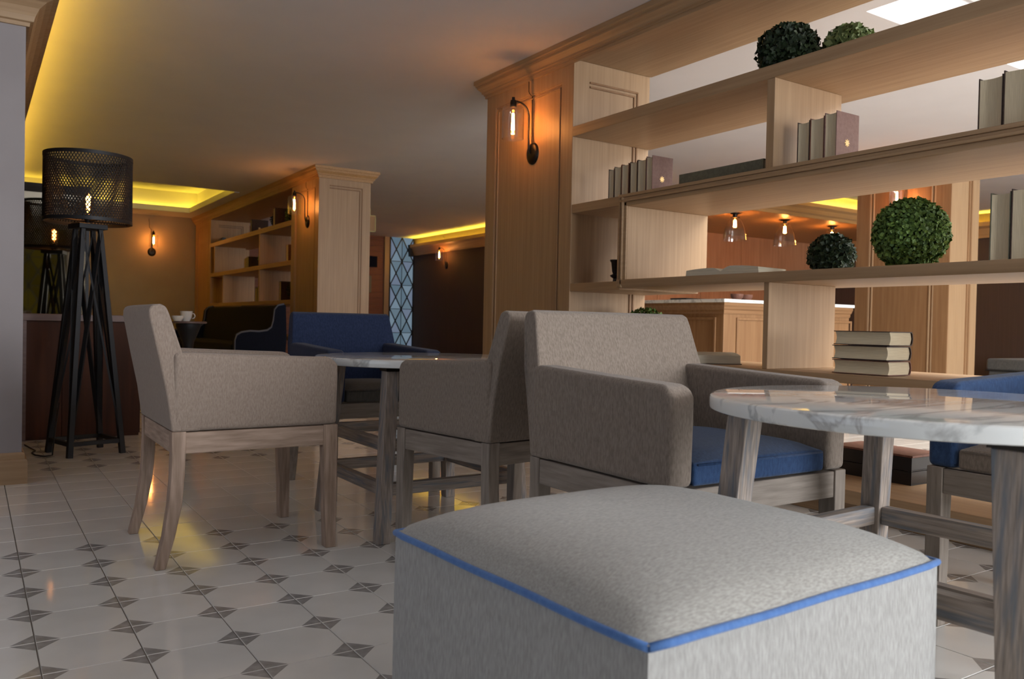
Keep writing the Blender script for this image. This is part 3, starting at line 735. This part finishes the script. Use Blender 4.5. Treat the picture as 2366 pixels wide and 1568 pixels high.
while x < 6.5:
    m = MB(); y_ = BY+.02; x2 = x+.42
    m.box(x, y_-.012, .12, x+.02, y_, .90); m.box(x2-.02, y_-.012, .12, x2, y_, .90); m.box(x+.02, y_-.012, .88, x2-.02, y_, .90); m.box(x+.02, y_-.012, .12, x2-.02, y_, .14)
    bpart(m, 'panel_molding', baroak, .003, body); x += .57
o = MB().prism([(-.13, 0), (.13, 0), (.145, .02), (-.145, .02)], 'y', -.10, .10).build('serving_tray', blackbox, bevel=.003); o.location = (5.40, 5.35, 1.05); tag(o, 'flat black tray on the marble bar counter', 'tray')
for q, (x, y) in enumerate(((5.40, 4.80), (5.56, 4.84))):
    o = MB().lathe([(0, 0), (.03, 0), (.05, .02), (.055, .05), (.05, .05), (.045, .024), (0, .01)], (0, 0, 0), 20).build('bowl', redcover, smooth='angle'); o.location = (x, y, 1.05)
    tag(o, ('red bowl at the corner of the marble bar counter', 'red bowl farther right along the marble bar counter')[q], 'bowl', 'red bowls on the bar')
# soffit with pendants
sf = struct(MB().box(7.86, 7.02, 2.30, 12.28, 9.13, 2.44).build('ceiling_soffit', foakx))
struct(MB().sweep([(7.86, 7.02), (12.28, 7.02)][::-1], [(0, 2.29), (.02, 2.29), (.024, 2.33), (.04, 2.35), (.05, 2.40), (.08, 2.43), (.085, 2.475), (.07, 2.475), (.0, 2.44)]).build('trim_8', foakx))
tag(MB().box(8.0, 7.05, 2.442, 12.2, 7.09, 2.452).build('light_strip', led2), 'yellow light strip above the wooden soffit over the bar', 'light strip')
# vertical joints of the bar back wall
for x in (9.0, 9.9, 10.8, 11.7): MB().box(x-.45, 9.128, 0, x+.445, 9.139, 2.3).build('panel', cedar, bpy.data.objects['wall_bar'])
pd0 = None
for i, (x, lb) in enumerate(((8.23, 'clear glass bell ceiling lamp over the bar, leftmost of the three'), (9.21, 'clear glass bell ceiling lamp over the bar, middle of the three'), (10.23, 'clear glass bell ceiling lamp over the bar, above the dark leafy ball'))):
    if pd0 is None:
        r = pd0 = empty('ceiling_lamp')
        MB().lathe([(0, 0), (.06, 0), (.06, -.012), (.03, -.018), (.026, -.05), (.06, -.055), (.06, -.062), (0, -.062)], (0, 0, 0), 24).build('canopy', bronze, r, smooth='angle')
        pr = [(.05, -.055), (.075, -.085), (.105, -.14), (.13, -.21), (.145, -.29), (.150, -.345), (.152, -.35), (.147, -.35), (.142, -.29), (.127, -.21)]
        MB().lathe(pr, (0, 0, 0), 32).build('glass_shade', glass, r, smooth='angle')
        bulb_parts(r, (0, 0, -.062), True, .14, .034, True, .016)
    else: r = copy_tree(pd0)
    r.location = (x, 7.38, 2.30); tag(r, lb, 'ceiling lamp', 'bell lamps over the bar')
# grey bench at the far right
bn = empty('bench', (10.9, 4.3, 0), 0, 'low grey upholstered bench by the dark wall at far right', 'bench')
MB().box(-1.3, -.9, .10, 1.2, .55, .40).build('base', darkgrey, bn, bevel=.02)
MB().box(-1.32, -.92, .405, 1.22, .57, .535).build('seat_cushion', darkgrey, bn, bevel=.03, seg=3)
MB().tube([(-1.32, -.92, .405), (-1.32, .57, .405)], .008, 6).build('piping', blacktile, bn)
for sx in (-1.2, 1.1):
    for sy in (-.8, .45): MB().box(sx-.03, sy-.03, 0, sx+.03, sy+.03, .1).build('foot', blacktile, bn)

# half wall, mirror screen -------------------------------------------
hw_ = empty('half_wall', (.3, 6.3, 0), 0, 'dark red wood half wall with mauve brown ledge behind the floor lamp', 'half wall')
MB().box(-1.6, -.22, 0, .66, .40, .765).build('body', redwood, hw_)
for k in range(6): MB().box(-.74+k*.235, -.232, .02, -.74+k*.235+.231, -.219, .76).build('panel', redwood, hw_)
MB().box(-1.6, -.25, .765, .69, .43, .81).build('ledge', ledgewood, hw_, bevel=.004)
MB().box(-.035, -.245, 0, -.005, -.232, .765).build('post', ledgewood, hw_)
ms = empty('mirror_screen', (.2, 6.6, .81), 0, 'smoked mirror screen in black frame standing on the half wall ledge', 'mirror')
MB().box(-.8, -.01, 0, .48, .01, .86).build('mirror_glass', mirror, ms)
MB().box(-.82, -.02, .84, .50, .02, .90).box(.48, -.02, 0, .50, .02, .84).box(-.82, -.02, 0, -.8, .02, .84).build('frame', metal, ms)

# sofa ----------------------------------------------------------------
so = empty('sofa', (2.705, 10.95, 0), 0, 'dark tufted wing back sofa in front of the far bookcase', 'sofa')
def spx(prof, y0, y1): return MB().prism(prof, 'y', y0, y1)
spx([(.15, .25), (.42, .25), (.47, .70), (.44, .93), (.39, .97), (.33, .96), (.30, .90), (.20, .50)], -1.50, 1.65).build('backrest', charcoal, so, bevel=.02, seg=3)
MB().box(-.42, -1.50, .22, .22, 1.65, .40).build('base', charcoal, so, bevel=.01)
MB().box(-.42, -1.50, .405, .22, 1.65, .52).build('seat_cushion', charcoal, so, bevel=.03, seg=3)
wing = [(-.40, .10), (.46, .10), (.50, .60), (.48, .97), (.44, .985), (.33, .97), (.27, .92), (.25, .80), (.22, .72), (.15, .685), (.0, .67), (-.15, .675), (-.30, .66), (-.38, .63), (-.41, .57)]
pipe = mat('grey_piping', (.10, .10, .12), .8)
for y0 in (-1.63, 1.66):
    ar = spx(wing, y0, y0+.12).build('arm', navy, so, bevel=.012, seg=3)
    MB().tube([(a_, y0, b_) for a_, b_ in wing[4:]+[(-.41, .12)]], .012, 6).build('piping', pipe, ar, smooth=True)
for i in range(9):
    for k in range(2):
        MB().lathe([(0, -.008), (.014, -.004), (.016, .004), (0, .006)], (.245+.07*k, -1.3+i*.33+k*.16, .62+k*.18), 10, axis='x').build('button', blacktile, so)
for sx in (-.36, .40):
    for sy in (-1.5, 1.6): MB().box(sx-.03, sy-.03, 0, sx+.03, sy+.03, .22).build('leg', blacktile, so)
so.scale = (.64, 1, 1)
# pedestal table with cups
pt = empty('pedestal_table', (1.56, 7.45, 0), 0, 'small dark pedestal table with thin top behind the taupe armchair', 'table')
MB().lathe([(0, .755), (.14, .755), (.15, .76), (.15, .77), (.14, .775), (0, .775)], n=36).build('tabletop', ledgewood, pt, smooth='angle')
MB().lathe([(0, 0), (.15, 0), (.15, .02), (.04, .05), (.03, .30), (.035, .50), (.05, .60), (.085, .69), (.10, .73), (.10, .755), (0, .755)], n=24).build('pedestal', metal, pt, smooth='angle')
cu = empty('cup', (1.535, 7.42, .775), 0, 'white cup standing on the small pedestal table', 'cup')
MB().lathe([(0, 0), (.03, 0), (.045, .03), (.052, .085), (.047, .085), (.04, .03), (0, .012)], n=24).build('bowl', ceram, cu, smooth='angle')
MB().tube([(.05+.022*math.sin(t), 0, .045+.022*math.cos(t)) for t in [PI*k/8 for k in range(9)]], .004, 6).build('handle', ceram, cu, smooth=True)
o = MB().lathe([(0, 0), (.03, 0), (.05, .03), (.05, .045), (.046, .045), (.03, .008), (0, .006)], n=24).build('bowl', ceram, smooth='angle'); o.location = (1.455, 7.36, .82-.045); tag(o, 'low white bowl left of the cup on the pedestal table', 'bowl')

# ================================================================== SHELF OBJECTS
def make_book(name, H, Wd, T, cover, emblem=False, pg=None):
    """standing book: thickness along Y, fore edge towards -X, spine +X; origin bottom, fore-edge side, near (-Y) face"""
    r = empty(name); bt = .0035
    cv = MB(); cv.box(0, 0, 0, Wd, bt, H); cv.box(0, T-bt, 0, Wd, T, H)
    arc = [(Wd-.004, 0), (Wd+.004, T*.15), (Wd+.009, T*.5), (Wd+.004, T*.85), (Wd-.004, T), (Wd-.006, T-bt), (Wd+.001, T*.8), (Wd+.005, T*.5), (Wd+.001, T*.2), (Wd-.006, bt)]
    cv.prism(arc, 'z', 0, H); cv.build('cover', cover, r)
    g = .006
    fe = [(.004+.010*math.sin(PI*k/8), bt+(T-2*bt)*k/8) for k in range(9)]
    MB().prism([(Wd-.004, bt), (Wd+.003, T*.5), (Wd-.004, T-bt)]+fe[::-1], 'z', g, H-g).build('pages', pg or page, r)
    if emblem:
        e_ = MB(); e_.lathe([(0, -.0012), (.011, -.0012), (.011, .0), (0, .0)], (Wd*.48, 0, H*.38), 20, axis='y')
        for k in range(8):
            t = 2*PI*k/8; e_.lathe([(0, -.0012), (.0035, -.0012), (.0035, 0), (0, 0)], (Wd*.48+.014*math.cos(t), 0, H*.38+.014*math.sin(t)), 8, axis='y')
        e_.build('emblem', gold, r)
    return r
def place_books(x, ynear, z, specs, group, tilt=0):
    """specs listed from near (-Y) to far"""
    y = ynear; out = []
    for (H, Wd, T, cov, emb, lb) in specs:
        b = make_book('book', H, Wd, T, cov, emb); b.location = (x, y, z); tag(b, lb, 'book', group); y += T+.0025; out.append(b)
    return out
place_books(3.175, 3.455, 1.558, [(.205, .155, .050, mauve, True, 'mauve book with gold emblem ending the row beside the near pillar'),
    (.198, .15, .072, darkcover, False, 'thick book with pale page edges right behind the emblem book by the pillar'),
    (.195, .15, .060, darkcover, False, 'brown-edged book in the pillar row, third from its emblem book')], 'books beside the near pillar')
place_books(3.175, 3.655, 1.558, [(.192, .15, .062, redcover, False, 'russet-bound book in the pillar row, fourth from its emblem book'),
    (.188, .15, .062, darkcover, False, 'dark-bound book in the pillar row, second from the far end'),
    (.180, .15, .050, darkcover, False, 'slimmest book at the far end of the pillar row')], 'books beside the near pillar')
place_books(3.18, 2.285, 1.558, [(.215, .160, .062, mauve, True, 'mauve book with gold emblem right of the upper divider'),
    (.205, .155, .074, redcover, False, 'russet-edged thick book in the middle beside the upper divider'),
    (.20, .155, .066, darkcover, False, 'book with grey page edges nearest the upper divider')], 'books beside the upper divider')
place_books(3.175, 1.435, 1.558, [(.215, .18, .145, darkcover, False, 'thick book at the right edge above the moulded lip'),
    (.205, .18, .088, darkcover, False, 'dark-covered thick book above the moulded lip, just left of the one cut off')], 'thick books at upper right')
place_books(3.175, 1.395, 1.072, [(.262, .18, .145, darkcover, False, 'thick book cut by the right edge on the shelf with the leafy balls'),
    (.255, .18, .072, sage, False, 'leaning book with pale pages right of the large leafy ball')], 'thick books at middle right')
# dark upright book and long flat book left of the divider
b = make_book('book', .215, .16, .022, darkcover); b.location = (3.18, 2.632, 1.558); tag(b, 'thin dark book upright against the left face of the upper divider', 'book')
b = MB().box(0, 0, .003, .2, .555, .055).build('book', page_lie); 
bb_ = empty('book', (3.16, 2.665, 1.558), 0, 'long flat olive book lying left of the upper divider', 'book')
b.name = 'pages'; b.parent = bb_
MB().box(-.004, -.003, .0, .21, .558, .004).box(-.004, -.003, .056, .21, .558, .060).box(-.006, -.003, 0, -.003, .558, .060).build('cover', sage, bb_)
# candle holder style stack in the left compartment
ch = empty('candle_holder', (3.40, 4.02, 1.066), 0, 'small dark turned candle holder beside the box frame', 'candle holder')
MB().lathe([(0, 0), (.035, 0), (.035, .008), (.015, .016), (.012, .04), (.03, .052), (.032, .060), (.014, .07), (.02, .085), (.026, .14), (.034, .150), (.034, .158), (0, .158)], n=20).build('body', blackbox, ch, smooth='angle')
# stack of three lying books
for k in range(3):
    b = make_book('book', .265, .165, .060, (redcover, darkcover, darkcover)[k], False, page)
    # lay it: spine towards +X, fore edge to -X, thickness up
    e = b; e.rotation_euler = (-PI/2, 0, math.radians((1.5, -1, .8)[k])); e.location = (3.185+(.004, -.004, .003)[k], 2.012+(.0, .004, -.003)[k], .618+.0625*(k+1)-.0005)
    tag(e, ('thick pale-paged book at the bottom of the stack of three', 'thick pale-paged book in the middle of the stack of three', 'russet-covered book on top of the stack of three')[2-k] if False else ('thick pale-paged book at the bottom of the stack of three', 'thick pale-paged book in the middle of the stack of three', 'thick pale-paged book on top of the stack of three')[k], 'book', 'stack of three books')
def open_book(loc, rz, label, L_=.27, Wd=.17, hh=.032, flat=False):
    r = empty('open_book', loc, rz, label, 'book', 'open books')
    def half(s_, h):
        top = [(s_*Wd*t, .012+h*(math.sin(min(1, .15+t*3)*PI/2)*(1-.35*t**3))+.004) for t in [k/12 for k in range(13)]]
        bot = [(s_*(Wd+.004), .004), (0, .004)]
        return MB().prism(top+bot, 'y', -L_/2, L_/2)
    half(-1, hh).build('pages', page_lie, r, smooth='angle'); half(1, hh*.8).build('pages', page_lie, r, smooth='angle')
    MB().box(-Wd-.01, -L_/2-.005, 0, Wd+.01, L_/2+.005, .004).build('cover', darkcover, r)
    return r
open_book((3.32, 3.16, .618), math.radians(62), 'open book on the low shelf just right of the taupe chair back', .26, .17, .045)
open_book((3.31, 2.96, 1.072), math.radians(96), 'open book lying on the middle shelf inside the box frame', .24, .22, .034)
# black box / large dark books on the lowest shelf
for q, (z, lb) in enumerate(((.130, 'large black box book on the lowest shelf, bottom one'), (.192, 'large black box book on the lowest shelf, with brown top'))):
    r = empty('large_book', (3.46, 2.06, z), 0, lb, 'book', 'large dark books on the lowest shelf')
    MB().box(.004, .004, .004, .22, .40, .056).build('pages', blackbox, r); MB().box(0, 0, 0, .23, .405, .004).box(0, 0, .056, .23, .405, .060).box(-.002, 0, 0, .002, .405, .06).build('cover', (blackbox, blackbox)[q], r, bevel=.001)
MBt = MB().box(3.455, 2.055, .2525, 3.70, 2.47, .262).build('wooden_tray', redcover, bevel=.002); tag(MBt, 'flat brown board lying on the large dark books', 'board')

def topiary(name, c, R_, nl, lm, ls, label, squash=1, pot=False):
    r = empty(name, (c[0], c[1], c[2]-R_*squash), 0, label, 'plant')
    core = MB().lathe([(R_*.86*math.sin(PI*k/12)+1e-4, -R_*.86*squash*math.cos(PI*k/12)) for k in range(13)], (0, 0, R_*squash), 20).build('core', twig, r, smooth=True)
    vs, fs, cols = [], [], []
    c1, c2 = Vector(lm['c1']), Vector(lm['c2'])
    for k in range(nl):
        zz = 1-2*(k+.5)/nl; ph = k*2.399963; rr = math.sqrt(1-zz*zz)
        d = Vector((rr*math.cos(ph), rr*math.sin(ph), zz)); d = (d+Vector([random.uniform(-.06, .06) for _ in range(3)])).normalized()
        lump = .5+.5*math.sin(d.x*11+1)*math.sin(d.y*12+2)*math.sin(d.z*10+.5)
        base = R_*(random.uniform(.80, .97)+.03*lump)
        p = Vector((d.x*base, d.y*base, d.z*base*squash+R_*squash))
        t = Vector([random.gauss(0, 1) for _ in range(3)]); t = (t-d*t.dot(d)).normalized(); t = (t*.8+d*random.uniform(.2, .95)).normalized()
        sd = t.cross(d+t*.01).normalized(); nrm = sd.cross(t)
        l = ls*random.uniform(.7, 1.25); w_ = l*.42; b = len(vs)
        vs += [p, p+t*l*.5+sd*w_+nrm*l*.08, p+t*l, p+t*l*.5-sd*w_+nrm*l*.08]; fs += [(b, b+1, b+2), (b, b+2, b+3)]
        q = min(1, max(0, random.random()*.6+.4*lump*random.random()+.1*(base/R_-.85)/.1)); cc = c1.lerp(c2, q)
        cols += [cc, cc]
    me = bpy.data.meshes.new('foliage'); me.from_pydata(vs, [], fs); me.materials.append(lm)
    ca = me.color_attributes.new('leaf', 'FLOAT_COLOR', 'CORNER')
    flat = []
    for cc in cols: flat += [cc[0], cc[1], cc[2], 1]*3
    ca.data.foreach_set('color', flat)
    o = bpy.data.objects.new('foliage', me); COL.objects.link(o); o.parent = r; o['kind'] = 'stuff'
    return r
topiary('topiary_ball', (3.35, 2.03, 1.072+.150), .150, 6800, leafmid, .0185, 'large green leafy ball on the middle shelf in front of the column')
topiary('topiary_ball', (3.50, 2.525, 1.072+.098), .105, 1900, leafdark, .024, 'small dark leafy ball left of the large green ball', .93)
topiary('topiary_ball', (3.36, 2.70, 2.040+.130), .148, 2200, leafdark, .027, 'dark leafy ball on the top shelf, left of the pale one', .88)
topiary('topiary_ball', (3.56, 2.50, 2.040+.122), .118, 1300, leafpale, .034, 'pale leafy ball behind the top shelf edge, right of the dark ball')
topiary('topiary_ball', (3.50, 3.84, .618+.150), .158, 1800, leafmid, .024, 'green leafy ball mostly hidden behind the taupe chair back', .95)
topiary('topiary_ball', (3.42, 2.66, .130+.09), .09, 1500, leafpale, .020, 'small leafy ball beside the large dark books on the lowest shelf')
# far unit objects
def fbox(name, mt, x0, y0, z0, x1, y1, z1, label, cat, group=None):
    r = MB().box(x0, y0, z0, x1, y1, z1).build(name, mt, bevel=.004); tag(r, label, cat, group); return r
def fbook(y, z, H, T, cv, label, emb=False, Wd=.2):
    b = make_book('book', H, Wd, T, cv, emb); b.location = (3.36, y, z); tag(b, label, 'book', 'books in the far bookcase')
fbook(12.02, 2.040, .20, .05, darkcover, 'dark emblem book on the top shelf of the far bookcase', True, .24)
topiary('topiary_ball', (3.55, 11.25, 2.040+.13), .14, 500, leafdark, .03, 'dark leafy ball on the top shelf of the far bookcase')
fbook(10.92, 2.040, .25, .09, darkcover, 'tall brown book on the top shelf of the far bookcase', False, .22)
topiary('topiary_ball', (3.50, 10.50, 2.040+.11), .13, 500, leafmid, .028, 'green leafy ball at the right end of the far top shelf')
r = empty('lying_bottle', (3.42, 13.95, 2.040+.042), 0, 'black bottle lying at the left end of the far top shelf', 'bottle')
MB().lathe([(0, -.17), (.035, -.17), (.042, -.15), (.042, .05), (.016, .10), (.014, .17), (0, .17)], (0, 0, 0), 16, axis='y').build('body', blackbox, r, smooth='angle')
topiary('topiary_ball', (3.52, 11.75, 1.545+.12), .13, 500, leafmid, .028, 'green leafy ball on the second shelf of the far bookcase')
for k in range(3): fbook(12.15+k*.075, 1.545, .17-.01*k, .07, (darkcover, page, redcover)[k] if k != 1 else redcover, ('dark book left of the leafy ball on the far second shelf', 'russet book in the middle of the far second shelf row', 'book farthest left on the far second shelf row')[k])
fbook(10.35, 1.545, .22, .09, redcover, 'russet book at the right end of the far second shelf')
for k in range(3): fbook(11.50+k*.10, 1.055, .22-.01*k, .09, darkcover, ('dark emblem book ending the row on the far third shelf', 'dark book second in the row on the far third shelf', 'dark book at the left of the row on the far third shelf')[k], k == 0)
topiary('topiary_ball', (3.50, 10.35, 1.055+.13), .14, 500, leafdark, .03, 'dark leafy ball at the right end of the far third shelf')
fbook(10.62, 1.055, .25, .08, darkcover, 'dark book left of the leafy ball on the far third shelf')
